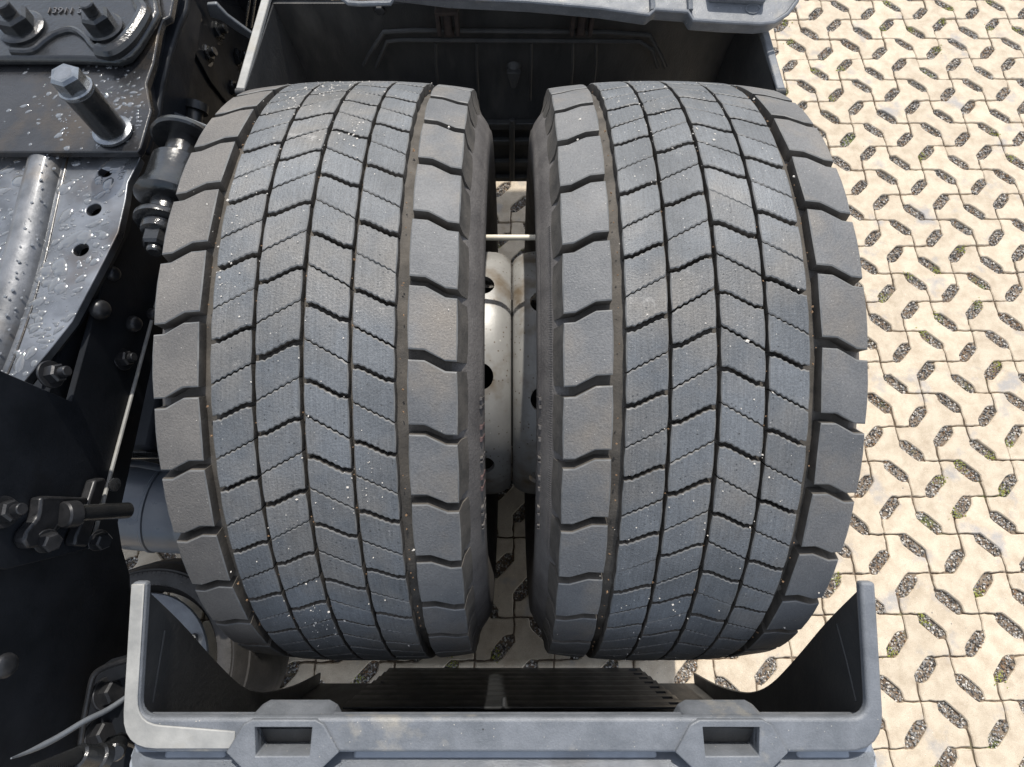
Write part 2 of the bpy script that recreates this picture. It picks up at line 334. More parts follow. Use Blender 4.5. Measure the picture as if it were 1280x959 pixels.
# ------------------------------------------------------------------ wheels
R = .5; NP = 38; PT = 2*pi*R/NP; DP = .0135
def drop(u): return .0105*(abs(u)/.166)**2.4
G_ = .0054   # slot width
def pl(pts, t):
    for (a, fa), (b, fb) in zip(pts, pts[1:]):
        if t <= b: return fa+(fb-fa)*(t-a)/(b-a)
    return pts[-1][1]
SC = [(0, 0), (.2, .012), (.8, .195), (1, .205)]; SPC = [(0, .445), (1, .763)]
SD = [(0, -.19), (.2, -.178), (.78, -.02), (1, -.005)]; SPD = [(0, .276), (1, .558)]
SS = [(0, -.345), (.34, -.335), (.75, -.19), (1, -.18)]
ribC, ribD, ribS = (.0021, .0500), (.0536, .0990), (.1120, .1660)
def zig(t, n, amp): 
    e = max(0, min(1, t*8, (1-t)*8)); return amp*e*(1 if (round(t*n) % 2) else -1)
def block(u0, u1, fa, fb, ga, gb, za, zb, cols, mirror, deep=DP, shoulder=False):
    """tread block from slot fa to slot fb (pitch units), half gaps ga, gb in metres"""
    mb = MB(); NS = 3; bev = .0014 if not shoulder else .0016; bd = .0009
    def pt(u, s, r): 
        th = s/R; u_ = -u if mirror else u; return (u_, -r*sin(th), r*cos(th))
    top = []; ring = []
    tt = [i/(cols-1) for i in range(cols)]
    def S0(t): return pl(fa, t)*PT+ga+za(t)
    def S1(t): return pl(fb, t)*PT-gb+zb(t)
    vs = []; idx = {}
    for i, t in enumerate(tt):
        ui = u0+bev+(u1-u0-2*bev)*t; a, b = S0(t)+bev, S1(t)-bev
        for j in range(NS+1):
            idx[i, j] = len(vs); vs.append(pt(ui, a+(b-a)*j/NS, R-drop(ui)))
    fs = [(idx[i, j], idx[i+1, j], idx[i+1, j+1], idx[i, j+1]) for i in range(cols-1) for j in range(NS)]
    loop = [(i, 0) for i in range(cols)]+[(cols-1, j) for j in range(1, NS+1)]+[(i, NS) for i in range(cols-2, -1, -1)]+[(0, j) for j in range(NS-1, 0, -1)]
    n = len(loop); l0 = [idx[q] for q in loop]
    def ringat(dr, grow, ug):
        st = len(vs)
        for (i, j) in loop:
            t = tt[i]; u = u0+(u1-u0)*t; a, b = S0(t)-grow, S1(t)+grow
            if i == 0: u -= grow*.6
            if i == cols-1: u += grow*.6 + ug
            # rounded corners
            if i in (0, cols-1) and j in (0, NS): 
                u += (.0009 if i == 0 else -.0009); 
            vs.append(pt(u, a+(b-a)*j/NS, R-drop(min(u, .17))-dr))
        return list(range(st, st+n))
    l1 = ringat(bd, 0, 0); l2 = ringat(deep, .0003, .0025 if shoulder else 0)
    l3 = ringat(.034, .0003, .0085) if shoulder else None
    mb.add(vs, fs, 0)
    def bridge(A, B, mi):
        for q in range(n): mb.f.append((A[q], A[(q+1) % n], B[(q+1) % n], B[q])); mb.m.append(mi)
    bridge(l0, l1, 2)
    if shoulder:
        bridge(l1, l2, 1); bridge(l2, l3, 1)
    else: bridge(l1, l2, 1)
    return mb
zn = lambda t: 0.0
def blocks(mirror):
    h = G_/2; q = .00085
    A = lambda t: zig(t, 14, .0007); Z = lambda t: zig(t, 14, .0009)
    add1 = lambda P: [(a, b+1) for a, b in P]
    L = [block(*ribC, SC, SPC, h, q, A, Z, 15, mirror), block(*ribC, SPC, add1(SC), q, h, Z, A, 15, mirror),
         block(*ribD, SD, SPD, h, q, A, Z, 15, mirror), block(*ribD, SPD, add1(SD), q, h, Z, A, 15, mirror),
         block(*ribS, SS, add1(SS), .0057, .0057, zn, zn, 13, mirror, .019, True)]
    return L
BL = [(m_.mesh('tread_block', [M['shoulder'] if i == 4 else M['tread'], M['wall'], M['wornedge']], 22), side) for side in (0, 1) for i, m_ in enumerate(blocks(bool(side)))]
def wheel(name, X, phase, outer, label, holes):
    root = thing(name, label, 'wheel', (X, 0, .5), 'dual rear wheels side by side')
    # carcass
    prof = [(-.128, .270), (-.150, .288), (-.168, .310), (-.182, .345), (-.190, .385), (-.1915, .410), (-.190, .430), (-.1880, .432), (-.1850, .440), (-.1780, .450), (-.1730, .4560), (-.1690, .4610), (-.166, .4635), (-.163, .4655)]
    prof += [(-.158, .4690), (-.113, .4795), (-.104, .4820), (-.050, .4862), (0, .4870)]
    prof = [(a, r) for a, r in prof]; full = prof+[(-a, r) for a, r in prof[-2::-1]]
    n = 152; vs = []; 
    for (u, r) in full:
        for k in range(n): vs.append((u, -r*sin(2*pi*k/n), r*cos(2*pi*k/n)))
    fs = [(i*n+k, i*n+(k+1) % n, (i+1)*n+(k+1) % n, (i+1)*n+k) for i in range(len(full)-1) for k in range(n)]
    mb = MB(); mb.add(vs, fs, 0); nf = len(full)
    for i, f in enumerate(fs): mb.m[i] = 1 if 14 <= i//n <= nf-16 else 0
    ty = mb.build('tyre', [M['side'], M['wall']], root, angle=50)
    # tie bars in the wide grooves and tread blocks
    restb = MB(); cpos = -TILT-.0176   # angle of the camera direction seen from the axle is toward -Y
    for k in range(NP):
        for me, side in BL:
            base_ = phase + (PT*.5 if side else 0); th = (base_+k*PT)/R
            d = (th-(TILT+.0176)+pi) % (2*pi)-pi
            if abs(d) < radians(86):
                o = link('tread_block', me, ty); o.rotation_euler = (th+random.gauss(0, .0007), 0, 0); kk = 1-abs(random.gauss(0, .0007)); o.scale = (1, kk, kk)
                if me.materials[0] is M['shoulder'] and not (side and outer < 0):
                    o.material_slots[0].link = 'OBJECT'; o.material_slots[0].material = M['shoulder2']
            else:
                Rm = Matrix.Rotation(th, 3, 'X'); st = len(restb.v)
                restb.v += [tuple(Rm @ v.co) for v in me.vertices]; restb.f += [tuple(i+st for i in p.vertices) for p in me.polygons]; restb.m += [p.material_index+(3 if me.materials[0] is M['shoulder'] else 0) for p in me.polygons]
    o = restb.build('tread_rest', [M['tread'], M['wall'], M['wornedge'], M['shoulder'], M['wall'], M['wornedge']], ty); tag(o, kind='stuff')
    # fine radial serrations and raised arrow marks on the sidewall facing the other wheel
    sg = 1 if outer < 0 else -1
    ser = MB()
    for k in range(150):
        th = radians(-22+k*.36)+TILT
        for (ra, rb, ua, ub) in ((.434, .4535, .1874, .1758),):
            if outer < 0: continue
            p = lambda r, u, t: (sg*u, -r*sin(t), r*cos(t)); w2 = .0011
            ser.add([p(ra, ua-.001, th-w2), p(ra, ua-.001, th+w2), p(rb, ub-.001, th+w2), p(rb, ub-.001, th-w2), p(ra, ua+.0004, th), p(rb, ub+.0004, th)],
                    [(0, 1, 4), (3, 5, 2), (0, 4, 5, 3), (1, 2, 5, 4)])
    tag(ser.build('serration', M['side'], ty, angle=10), kind='stuff')
    mk = MB()
    for c0, kind_ in ((5, 0), (9.5, 1), (11.5, 1), (14.5, 2), (18, 1), (20, 1), (23.5, 0), (27, 2)):
        th = radians(c0)+TILT
        for (dr, dt, wr_, wt) in {0: [(0, 0, .012, .004), (0, .022, .012, .004), (.005, .011, .002, .012)],
                                  1: [(0, 0, .011, .006)], 2: [(0, 0, .012, .002), (0, .012, .012, .002), (-.004, .006, .003, .012)]}[kind_]:
            t0 = th+dt; rc = .426+dr
            def pp(r, t, e): return (sg*(.1915-abs(r-.41)*.10+e), -r*sin(t), r*cos(t))
            a = [pp(rc-wr_, t0-wt, -.002), pp(rc-wr_, t0+wt, -.002), pp(rc+wr_, t0+wt, -.002), pp(rc+wr_, t0-wt, -.002)]
            b = [pp(rc-wr_*.9, t0-wt*.8, .0009), pp(rc-wr_*.9, t0+wt*.8, .0009), pp(rc+wr_*.9, t0+wt*.8, .0009), pp(rc+wr_*.9, t0-wt*.8, .0009)]
            mk.add(a+b, [(4, 5, 6, 7), (0, 1, 5, 4), (1, 2, 6, 5), (2, 3, 7, 6), (3, 0, 4, 7)], 1 if kind_ == 1 and outer < 0 else 0)
    tag(mk.build('raised_mark', [M['side'], M['redmark']], ty, angle=20), kind='stuff')
    # grit lying on the tread
    gt = MB(); rr = random.Random(int(X*1000)+5)
    for k in range(190):
        th = radians(rr.choice((rr.uniform(-62, 60), rr.uniform(-60, -25))))+TILT; u = rr.gauss(0, .07) if k < 70 else rr.gauss(-.03, .03)
        u = max(-.16, min(.16, u)); r = R-drop(u)+.0004
        grain(gt, (u, -r*sin(th), r*cos(th)), rr.uniform(.0004, .0012) if k > 16 else rr.uniform(.0013, .0024), 0, rr, .5)
    for k in range(230 if outer < 0 else 60):
        cth, cu = rr.choice(((-44, -.075), (-30, -.06), (-52, -.03), (-20, -.09), (-36, .02), (-10, -.08), (38, -.02), (15, .06)))
        th = radians(rr.gauss(cth, 3.2))+TILT; u = rr.gauss(cu, .013); r = R-drop(u)+.0002
        grain(gt, (u, -r*sin(th), r*cos(th)), rr.uniform(.0003, .0013)*rr.choice((.7, 1, 1.5)), 0, rr, .4)
    for k in range(90):
        th = radians(rr.uniform(-60, 60))+TILT; u = rr.choice((0, .052, -.052, .1055, -.1055, .1055, -.1055))+rr.uniform(-.0015, .0015); r = R-drop(u)-rr.uniform(.003, .008)
        grain(gt, (u, -r*sin(th), r*cos(th)), rr.uniform(.0008, .0020), 1, rr, .8)
    tag(gt.build('grit', [GR[2], GR[3]], root, angle=10), kind='stuff')
    # rim: hub-side disc that meets the other rim, barrel with flange
    c = -X - outer*0 ; side = 1 if X < 0 else -1; off = abs(X)   # disc face at world X = 0
    def P(pr): return [(side*(off-x), r) for x, r in pr]
    dp = [(.0012, .075), (.0012, .208), (.004, .2135), (.010, .2195), (.018, .2245), (.028, .2275), (.040, .2290), (.11, .231), (.12, .236), (.12, .228), (.11, .222), (.040, .221), (.020, .214), (.011, .205), (.011, .075)]
    vs = []; n = 96; pr = P(dp)
    for (u, r) in pr:
        for k in range(n): vs.append((u, -r*sin(2*pi*k/n), r*cos(2*pi*k/n)))
    q = len(pr); fs = [(i*n+k, i*n+(k+1) % n, ((i+1) % q)*n+(k+1) % n, ((i+1) % q)*n+k) for i in range(q) for k in range(n)]
    rm = MB(); rm.add(vs, fs); disc = rm.build('rim', M['rim'], None, angle=40)
    cut = MB()
    for hdeg in range(0, 360, 40):
        th = radians(hdeg+holes); c_ = Vector((side*(off-.050), -.12*sin(th), .12*cos(th))); e_ = Vector((side*(off-.050), -.30*sin(th), .30*cos(th)))
        cut.cyl(c_, e_, .0215, 24)
    boolcut(disc, cut); disc.parent = root
    # barrel
    br = [(-.150, .285), (-.144, .292), (-.138, .285), (-.134, .262), (-.09, .252), (-.06, .236), (.05, .236), (.08, .252), (.134, .262), (.138, .285), (.144, .292), (.150, .285), (.140, .252), (.09, .243), (.05, .228), (-.06, .228), (-.09, .243), (-.140, .252)]
    vs = []
    for (u, r) in br:
        for k in range(n): vs.append((u, -r*sin(2*pi*k/n), r*cos(2*pi*k/n)))
    q = len(br); fs = [(i*n+k, i*n+(k+1) % n, ((i+1) % q)*n+(k+1) % n, ((i+1) % q)*n+k) for i in range(q) for k in range(n)]
    rb = MB(); rb.add(vs, fs); rb.build('rim_barrel', M['drum'], root, angle=40)
    return root
XL, XR = -.2250, .2215
wheel('wheel', XL, .02375, -1, 'left truck wheel with worn chevron tread, beside the black chassis', 22)
wheel('wheel', XR, .0106, 1, 'right truck wheel with worn chevron tread, beside the cream paving', 31)

# ------------------------------------------------------------------ rod between the tyres
a = aty(606, 297, .30); a.x = -.055
zz = atd(640, 297, .86)
v = MB(); v.lathe([(0, .0038), (.001, .0042), (.109, .0042), (.110, .0038)], (-.055, zz.y, zz.z), (.055, zz.y, zz.z), 14)
tag(v.build('valve_tube', M['pale']), 'thin cream tube bridging the gap between the two tyres', 'tube')

# ------------------------------------------------------------------ mudguards
def yz(y, z, s): return (s*y, z+.5)       # s=+1 rear as measured, -1 front mirrored
def rounded(c0, p, c1, r, n=6):
    p = Vector(p); a = p+(Vector(c0)-p).normalized()*r; b = p+(Vector(c1)-p).normalized()*r
    return [tuple((1-t)**2*a+2*t*(1-t)*p+t*t*b) for t in [i/n for i in range(n+1)]]
def guard(name, label, s, xl, xr, tip, back):
    """tip, back: (y, z rel axle) of the cut plane"""
    root = thing(name, label, 'mudguard', (0, s*.6, .5))
    T = Vector((0, s*tip[0], tip[1]+.5)); B = Vector((0, s*back[0], back[1]+.5)); D = (B-T); W = D.length; D.normalize(); Nn = Vector((1, 0, 0)).cross(D)
    if Nn.z > 0: Nn = -Nn          # away from the viewer, down into the guard
    def pl3(x, w_, h=0): return Vector((x, 0, 0))+T+D*w_+Nn*h
    # rim of the cut edge: U shaped
    def U(l, r, w0, w1, t, tb, rr):
        out = [(l, w0)]+rounded((l, w0), (l, w1), (r, w1), rr)+[(r, w0)]
        inn = [(r-t, w0)]+rounded((r-t, w0), (r-t, w1-tb), (l+t, w1-tb), rr*.45)+rounded((r-t, w1-tb), (l+t, w1-tb), (l+t, w0), rr*.45)+[(l+t, w0)]
        o1 = [(l, w0)]+rounded((l, w0), (l, w1), (r, w1), rr)+rounded((l, w1), (r, w1), (r, w0), rr)+[(r, w0)]
        return o1+inn
    return root, pl3, U, W, D, Nn
# rear guard
LX, RX = -.4405, .4180
root, pl3, U, W, D, Nn = guard('rear_mudguard', 'blue grey plastic rear mudguard with two latch pockets, below both tyres', 1, LX, RX, (-.386, .318), (-.535, .281))
o = MB().prism([pl3(x, w_) for x, w_ in U(LX-.012, RX+.014, 0, W+.038, .0175, .038, .045)], Nn*.013).build('guard_rim', M['guard'])
LATCH = (-.2640, .2530)
def pocket(dd=.09):
    c = MB()
    for cx in LATCH: c.prism([pl3(cx-.033, W+.008, -.06), pl3(cx+.033, W+.008, -.06), pl3(cx+.031, W+.040, -.06), pl3(cx-.031, W+.040, -.06)], Nn*dd)
    return c
def softened(o, wd, sg=3):
    b = o.modifiers.new('bevel', 'BEVEL'); b.width = wd; b.segments = sg; b.limit_method = 'ANGLE'; b.angle_limit = radians(30); keep(o, root); return o
boolcut(o, pocket()); softened(o, .004)
o = MB().prism([pl3(x, w_, .0115) for x, w_ in [(LX-.009, W-.02), (LX-.009, W+.02), (LX+.02, W+.039), (RX-.02, W+.039), (RX+.011, W+.02), (RX+.011, W-.02), (RX+.008, W-.02), (RX+.007, W+.008), (LX-.005, W+.008), (LX-.006, W-.02)]], Nn*.024).build('rim_band', M['guard']); boolcut(o, pocket()); softened(o, .002)
# pale worn strip along the left and bottom-left of the rim
strip = [(LX-.0110, .002)]+rounded((LX-.0105, .002), (LX-.0105, W+.033), (LX+.12, W+.033), .040)+[(LX+.12, W+.033), (LX+.12, W+.014)]+rounded((LX+.12, W+.012), (LX+.0045, W+.006), (LX+.0045, .002), .03)+[(LX+.0045, .002)]
o = MB().prism([pl3(x, w_, -.0018) for x, w_ in strip], Nn*.003).build('worn_edge', M['edge'], None, .001, 1); keep(o, root)
# outer skin that bulges backward below the rim
def skin(s, r0, r1, a0, a1, xl, xr, n, name, m, rootp, rim_r=.03):
    mb = MB(); A = [a0+(a1-a0)*i/n for i in range(n+1)]
    prof = [(xl, r0-.02)]+[(x, r) for x, r in rounded((xl, r0-.02), (xl, r1), (xr, r1), rim_r, 5)]+[(x, r) for x, r in rounded((xl, r1), (xr, r1), (xr, r0-.02), rim_r, 5)]+[(xr, r0-.02)]
    prof += [(xr-.012, r0-.02), (xr-.012, r0), (xl+.012, r0), (xl+.012, r0-.02)]
    q = len(prof); vs = []
    for t in A:
        for (x, r) in prof: vs.append((x, -s*r*sin(t), .5+r*cos(t)))
    fs = [(i*q+k, i*q+(k+1) % q, (i+1)*q+(k+1) % q, (i+1)*q+k) for i in range(n) for k in range(q)]
    fs += [tuple(range(q))[::-1], tuple(n*q+k for k in range(q))]
    mb.add(vs, fs); o = mb.build(name, m, None, angle=40); keep(o, rootp); return o
skin(1, .652, .672, radians(66.5), radians(104), LX-.010, RX+.012, 10, 'outer_skin', M['skin'], root, .05)
bpy.data.objects['outer_skin'].matrix_parent_inverse = Matrix()
boolcut(bpy.data.objects['outer_skin'], pocket(.13)); keep(bpy.data.objects['outer_skin'], root)
def panelslab(x0, x1, w0, w1, h, th, name, m, rootp, chx=.0):
    o = MB().prism([pl3(x0+chx, w1, h), pl3(x0, w0, h), pl3(x1, w0, h), pl3(x1-chx, w1, h)], Nn*th).build(name, m, None, .004, 3); keep(o, rootp); return o
# ledge of the outer body that stands out below the rim, with raised panels on it
led = [(LX-.010, W-.02), (LX-.010, W+.030)]+rounded((LX-.010, W+.02), (LX-.006, W+.085), (LX+.2, W+.085), .055)+rounded((RX-.2, W+.085), (RX+.008, W+.085), (RX+.012, W+.02), .055)+[(RX+.012, W+.030), (RX+.012, W-.02), (RX+.007, W-.02), (RX+.004, W+.012), (LX-.002, W+.012), (LX-.005, W-.02)]
o = MB().prism([pl3(x, w_, .020) for x, w_ in led], Nn*.022).build('outer_ledge', M['skin']); boolcut(o, pocket(.13)); softened(o, .005)
for x0, x1 in ((-.41, -.34), (-.186, .170), (.338, .398)):
    panelslab(x0, x1, W+.036, W+.10, .0165, .012, 'raised_panel', M['skin'], root, -.010)
# latch bosses with pockets
for cx in LATCH:
    bb = MB()
    hw = .041
    ol = [(cx-hw-.024, W+.036), (cx-hw-.006, W+.006), (cx-hw+.004, W+.0005), (cx+hw-.004, W+.0005), (cx+hw+.006, W+.006), (cx+hw+.024, W+.036), (cx+hw, W+.058), (cx-hw, W+.058)]
    bb.prism([pl3(x, w_, -.0035) for x, w_ in ol], Nn*.055)
    b = bb.build('latch_boss', M['guard'])
    boolcut(b, pocket(.115)); bm = b.modifiers.new('bevel', 'BEVEL'); bm.width = .004; bm.segments = 3; bm.limit_method = 'ANGLE'; bm.angle_limit = radians(30); keep(b, root)
    o = MB().prism([pl3(cx-.036, W+.004, .004), pl3(cx+.036, W+.004, .004), pl3(cx+.034, W+.044, .030), pl3(cx-.034, W+.044, .030)], Nn*.004).build('pocket_floor', M['liner']); keep(o, root)
# inner skirts (follow the wheel then drop to the flap) and inner wall
inner = [(-.388, .316), (-.434, .212), (-.488, .104), (-.534, .004), (-.558, -.075), (-.570, -.160), (-.576, -.295), (-.572, -.440)]
def smooth(pts, n=4):
    out = []
    for i in range(len(pts)-1):
        p0 = Vector(pts[max(i-1, 0)]); p1 = Vector(pts[i]); p2 = Vector(pts[i+1]); p3 = Vector(pts[min(i+2, len(pts)-1)])
        for k in range(n):
            t = k/n; out.append(tuple(.5*((2*p1)+(p2-p0)*t+(2*p0-5*p1+4*p2-p3)*t*t+(3*p1-p0-3*p2+p3)*t**3)))
    return out+[pts[-1]]
inn = smooth(inner, 4); outw = [(-.60, -.440), (-.615, -.25), (-.622, -.10), (-.616, .05), (-.598, .18), (-.548, .262)]
for x0, th in ((LX, -.006), (RX, .006)):
    o = MB().prism([(x0, *yz(y, z, 1)) for y, z in inn+outw], (th, 0, 0)).build('side_skirt', M['liner'], None, .0015, 1); keep(o, root)
    cp = [(206, 788), (199, 830), (191, 878)] if x0 < 0 else [(1046, 780), (1058, 825), (1070, 876)]
    o = MB().tube([atx(a, b_, x0) for a, b_ in cp], .0013, 8).build('skirt_crease', M['liner']); keep(o, root)
mb = MB(); ow = [(LX, *yz(y, z, 1)) for y, z in outw]+[(LX, *yz(y+.006, z, 1)) for y, z in outw[::-1]]
o = mb.prism(ow, (RX-LX, 0, 0)).build('back_wall', M['liner']); keep(o, root)
# rubber flap of overlapping slats hanging inside the rear guard
flap = thing('spray_flap', 'black slatted rubber spray flap hanging inside the rear mudguard', 'mud flap', (0, -.6, .2))
ns = 8
for k in range(ns):
    z1 = -.195-k*.038; y1 = -.600+k*.0040
    w_ = .325-.0035*k
    s_ = MB().box((.006, y1, .5+z1-.012), (2*w_, .0045, .0385), Matrix.Rotation(radians(7.5), 3, 'X')).build('slat', M['flap'], None, .0012, 2); keep(s_, flap)
    boolcut(s_, MB().box((.006+w_-.020, y1+.0, .5+z1-.012), (.020, .03, .014)))
rv = MB()
for (x, y) in ((478, 855), (628, 848), (630, 876), (700, 842), (757, 838), (778, 847), (497, 842)):
    p = aty(x, y, -.585); rv.cyl(p+Vector((0, -.008, 0)), p+Vector((0, .006, .001)), .006, 12, .004)
o = rv.build('rivet', M['flap']); tag(o, kind='stuff'); keep(o, flap)

# front guard
LF, RF = -.4320, .4290
root, pl3, U, W, D, Nn = guard('front_mudguard', 'dark open front mudguard section seen from inside, above both tyres', -1, LF, RF, (-.372, .322), (-.600, .302))
def pf(x, w_, h=0): return pl3(x, w_, h)
o = MB().prism([pf(x, w_) for x, w_ in U(LF-.012, RF+.012, 0, W+.035, .006, .020, .03)], Nn*.012).build('guard_rim', M['liner'], None, .003, 2); keep(o, root)
for x0, x1, m_ in ((LF-.015, LF-.001, 'edge'), (RF+.000, RF+.013, 'guard')):
    o = MB().prism([pf(x0, -.003, -.003), pf(x1, -.003, -.003), pf(x1, W+.02, -.003), pf(x0, W+.02, -.003)], Nn*.010).build('edge_strip', M[m_], None, .002, 2); keep(o, root)
    o = MB().tube([pf((x0+x1)/2-.008, -.004, .004), pf((x0+x1)/2+.008, -.004, .004)], .006, 12).build('edge_curl', M['liner']); keep(o, root)
innf = [(-.372, .322), (-.405, .25), (-.455, .17), (-.51, .10), (-.56, .05)]
outf = [(-.60, .02), (-.618, .10), (-.620, .18), (-.606, .290)]
for x0, th in ((LF, -.006), (RF, .006)):
    o = MB().prism([(x0, *yz(y, z, -1)) for y, z in smooth(innf, 3)+outf], (th, 0, 0)).build('side_skirt', M['liner'], None, .0015, 1); keep(o, root)
mb = MB()
ow = [(LF-.004, *yz(y, z, -1)) for y, z in outf]+[(LF-.004, *yz(y-.008, z, -1)) for y, z in outf[::-1]]
o = mb.prism(ow, (RF-LF+.008, 0, 0)).build('front_wall', M['liner']); keep(o, root)
# ribs pressed into the front wall
def fw(x, y, Y=.592): return aty(x, y, Y)
for pts, r in (([(455, 82), (462, 68), (480, 40), (520, 38), (760, 40), (812, 44), (826, 70), (832, 84)], .0045), ([(470, 84), (484, 52), (500, 50), (800, 52), (815, 62), (822, 84)], .004)):
    o = MB().tube([fw(x, y) for x, y in pts], r, 8).build('pressed_rib', M['liner']); keep(o, root)
for x in (545, 596, 664, 716, 745):
    o = MB().tube([fw(x, 54), fw(x+(x-640)*.0, 80), fw(x-(x-640)*.05, 125)], .0028, 6).build('pressed_rib', M['liner']); keep(o, root)
b = MB(); p = fw(642, 88); b.lathe([(0, .016), (.012, .010), (.018, .007)], p+Vector((0, .01, 0)), p-Vector((0, 1, .2)), 16); b.prism([p+Vector((-.014, -.002, .006)), p+Vector((.014, -.002, .006)), p+Vector((.004, -.004, -.03)), p+Vector((-.004, -.004, -.03))], (0, -.012, 0))
keep(b.build('wall_boss', M['liner'], None, .001, 1), root)
b = MB(); p = fw(475, 10); hexhead(b, p, (0, -1, 0), .009, .008, .013, .003); keep(b.build('bolt', M['dbolt']), root)
for x in (560, 727):
    p = fw(x, 24, .585); b = MB()
    for dx in (-.017, .017): b.box(p+Vector((dx, -.008, .002)), (.007, .024, .044))
    b.box(p+Vector((0, -.008, .024)), (.041, .024, .008)); b.cyl(p+Vector((0, -.010, .018)), p+Vector((0, -.010, -.020)), .008, 14); b.box(p+Vector((0, -.004, -.024)), (.018, .014, .010))
    keep(b.build('latch', M['rust'], None, .002, 2), root)
for k, (ya, h) in enumerate(((156, .020), (176, .014), (203, .018), (222, .016))):
    p = aty(640, ya, .588); o = MB().box(p, (.62, .014, h)).build('cross_bar', M['liner'], None, .002, 1); keep(o, root)
p = aty(640, 190, .594); o = MB().box(p, (.62, .006, .20)).build('back_web', M['flap']); keep(o, root)
o = MB().box(aty(640, 190, .580), (.012, .01, .20)).build('cross_bar', M['liner'], None, .002, 1); keep(o, root)
# wall lip with catch at the top left of the front guard
b = MB(); p0 = atd(430, 0, .93); 
for dx, dz in ((0, 0),): b.tube([atd(428, -2, .93), atd(436, 4, .93), atd(450, 5, .93), atd(488, 4, .93), atd(492, -4, .93)], .004, 8)
keep(b.build('catch', M['guard']), root)

# loose cover section lying over the front guard
cov = thing('mudguard_cover', 'loose blue grey mudguard section with notched lip, overhanging the front guard', 'mudguard', atd(780, -40, .95))
DC = .95
edge = [(470, -14), (560, -3), (660, 2), (750, 10), (805, 18), (811, 19), (819, 12), (860, 15), (866, 25), (905, 28), (950, 30), (968, 28), (984, 18), (996, 2), (1004, -30)]
poly = [atd(x, y, DC) for x, y in edge]+[atd(1004, -20, DC)+Vector((0, .95, .10)), atd(470, -14, DC)+Vector((0, .95, .10))]  # unseen forward stretch, lengthened to shade the ground between the tyres
bk = FW*.030
o = MB().prism(poly, bk).build('cover_shell', M['guard'], None, .004, 3); keep(o, cov)
lipo = [atd(x, y, DC-.004) for x, y in edge]; lp = MB(); lp.tube(lipo, .0032, 8); keep(lp.build('cover_lip', M['guard']), cov)
o = MB().prism([atd(888, -3, DC-.012), atd(958, 1, DC-.012), atd(962, -40, DC-.012), atd(882, -40, DC-.012)], FW*.013).build('cover_panel', M['guard'], None, .003, 2); keep(o, cov)
for x in (816, 863):
    o = MB().tube([atd(x, 13, DC-.003), atd(x-3, -60, DC-.003)], .0045, 8).build('cover_rib', M['guard']); keep(o, cov)
o = MB().tube([atd(941+9*cos(t*.52), 11+6*sin(t*.52), DC-.0005) for t in range(13)], .0012, 6).build('round_mark', M['guard']); keep(o, cov)

# ------------------------------------------------------------------ chassis
XF = -.560
rail = thing('frame_rail', 'black steel frame rail running down the left side with bolts', 'frame rail', (XF, 0, .7))
web = [(2.2, .2), (.62, .22), (.40, .45), (.12, .62), (-.05, .675), (-.30, .672), (-.335, .650), (-.372, .618), (-.44, .590), (-.52, .565), (-.60, .53), (-1.4, .50), (-1.4, .98), (-.168, .98), (-.168, .86), (2.2, .86)]
o = MB().prism([(XF-.020, y, z) for y, z in web], (-.012, 0, 0)).build('web_plate', M['black'], None, .002, 1); keep(o, rail)
# outer reinforcing plate with the bright cut edge
A_ = atx(190, 380, XF+.004); B_ = atx(107, 686, XF+.004)
pts = [Vector((XF, A_.y+.55, A_.z+.05)), Vector((XF, A_.y, A_.z)), Vector((XF, B_.y, B_.z)), Vector((XF, B_.y-.03, B_.z+.12)), Vector((XF, B_.y-.02, .975)), Vector((XF, -.172, .975)), Vector((XF, -.172, .855)), Vector((XF, A_.y+.55, .855))]
o = MB().prism(pts, (.008, 0, 0)).build('side_plate', M['black'], None, .001, 1); keep(o, rail)
dn = (B_-A_).normalized()
eo = Vector((.0065, 0, 0)); o = MB().tube([A_+dn*(-.05)+eo, A_+eo, A_+dn*.1+eo, B_+eo], .0026, 8).build('bright_edge', M['edge']); keep(o, rail)
o = MB().box((-.90, .13, .42), (.62, .62, .40)).build('dark_filler', M['black'], None, .01, 2); keep(o, rail)  # invented black box, added so the gap under the rail reads dark
def railbolt(x, y, X, r, h, nut=False, m='dbolt', ax=(1, .1, .25)):
    p = atx(x, y, X); b = MB(); ax = Vector(ax)
    if nut:
        e = hexhead(b, p-ax*.002, ax, r, h, r*1.45, .003); b.cyl(e, e+ax.normalized()*h*.8, r*.55, 14, bev=.001)
    else:
        b.lathe([(0, r*1.1), (h*.5, r), (h*.85, r*.75), (h, r*.4)], p-ax.normalized()*.001, p+ax, 18)
    keep(b.build('bolt', M[m]), rail)
for x, y, r, h, nu in ((140, 342, .010, .010, 0), (123, 387, .013, .014, 0), (166, 405, .011, .012, 0), (190, 393, .009, .012, 0), (154, 449, .011, .010, 1), (64, 468, .0115, .013, 1), (4, 640, .012, .014, 1), (8, 832, .012, .006, 0), (205, 52, .012, .01, 0)):
    railbolt(x, y, XF+.010, r, h, nu)
for x, y, r, h, nu in ((234, 27, .013, .014, 1), (268, 40, .016, .014, 1), (256, 68, .015, .012, 1), (294, 74, .018, .016, 1), (288, 112, .016, .014, 1), (232, 40, .010, .01, 0)):
    railbolt(x, y, XF-.019, r, h, nu, 'gloss')
pp_ = [atx(x, y, XF-.018) for x, y in ((226, 44), (238, 60), (262, 104), (286, 134), (330, 156), (345, 60), (300, 10), (240, -10))]
o = MB().prism(pp_, (.004, 0, 0)).build('bolted_plate', M['black'], None, .001, 1); keep(o, rail)
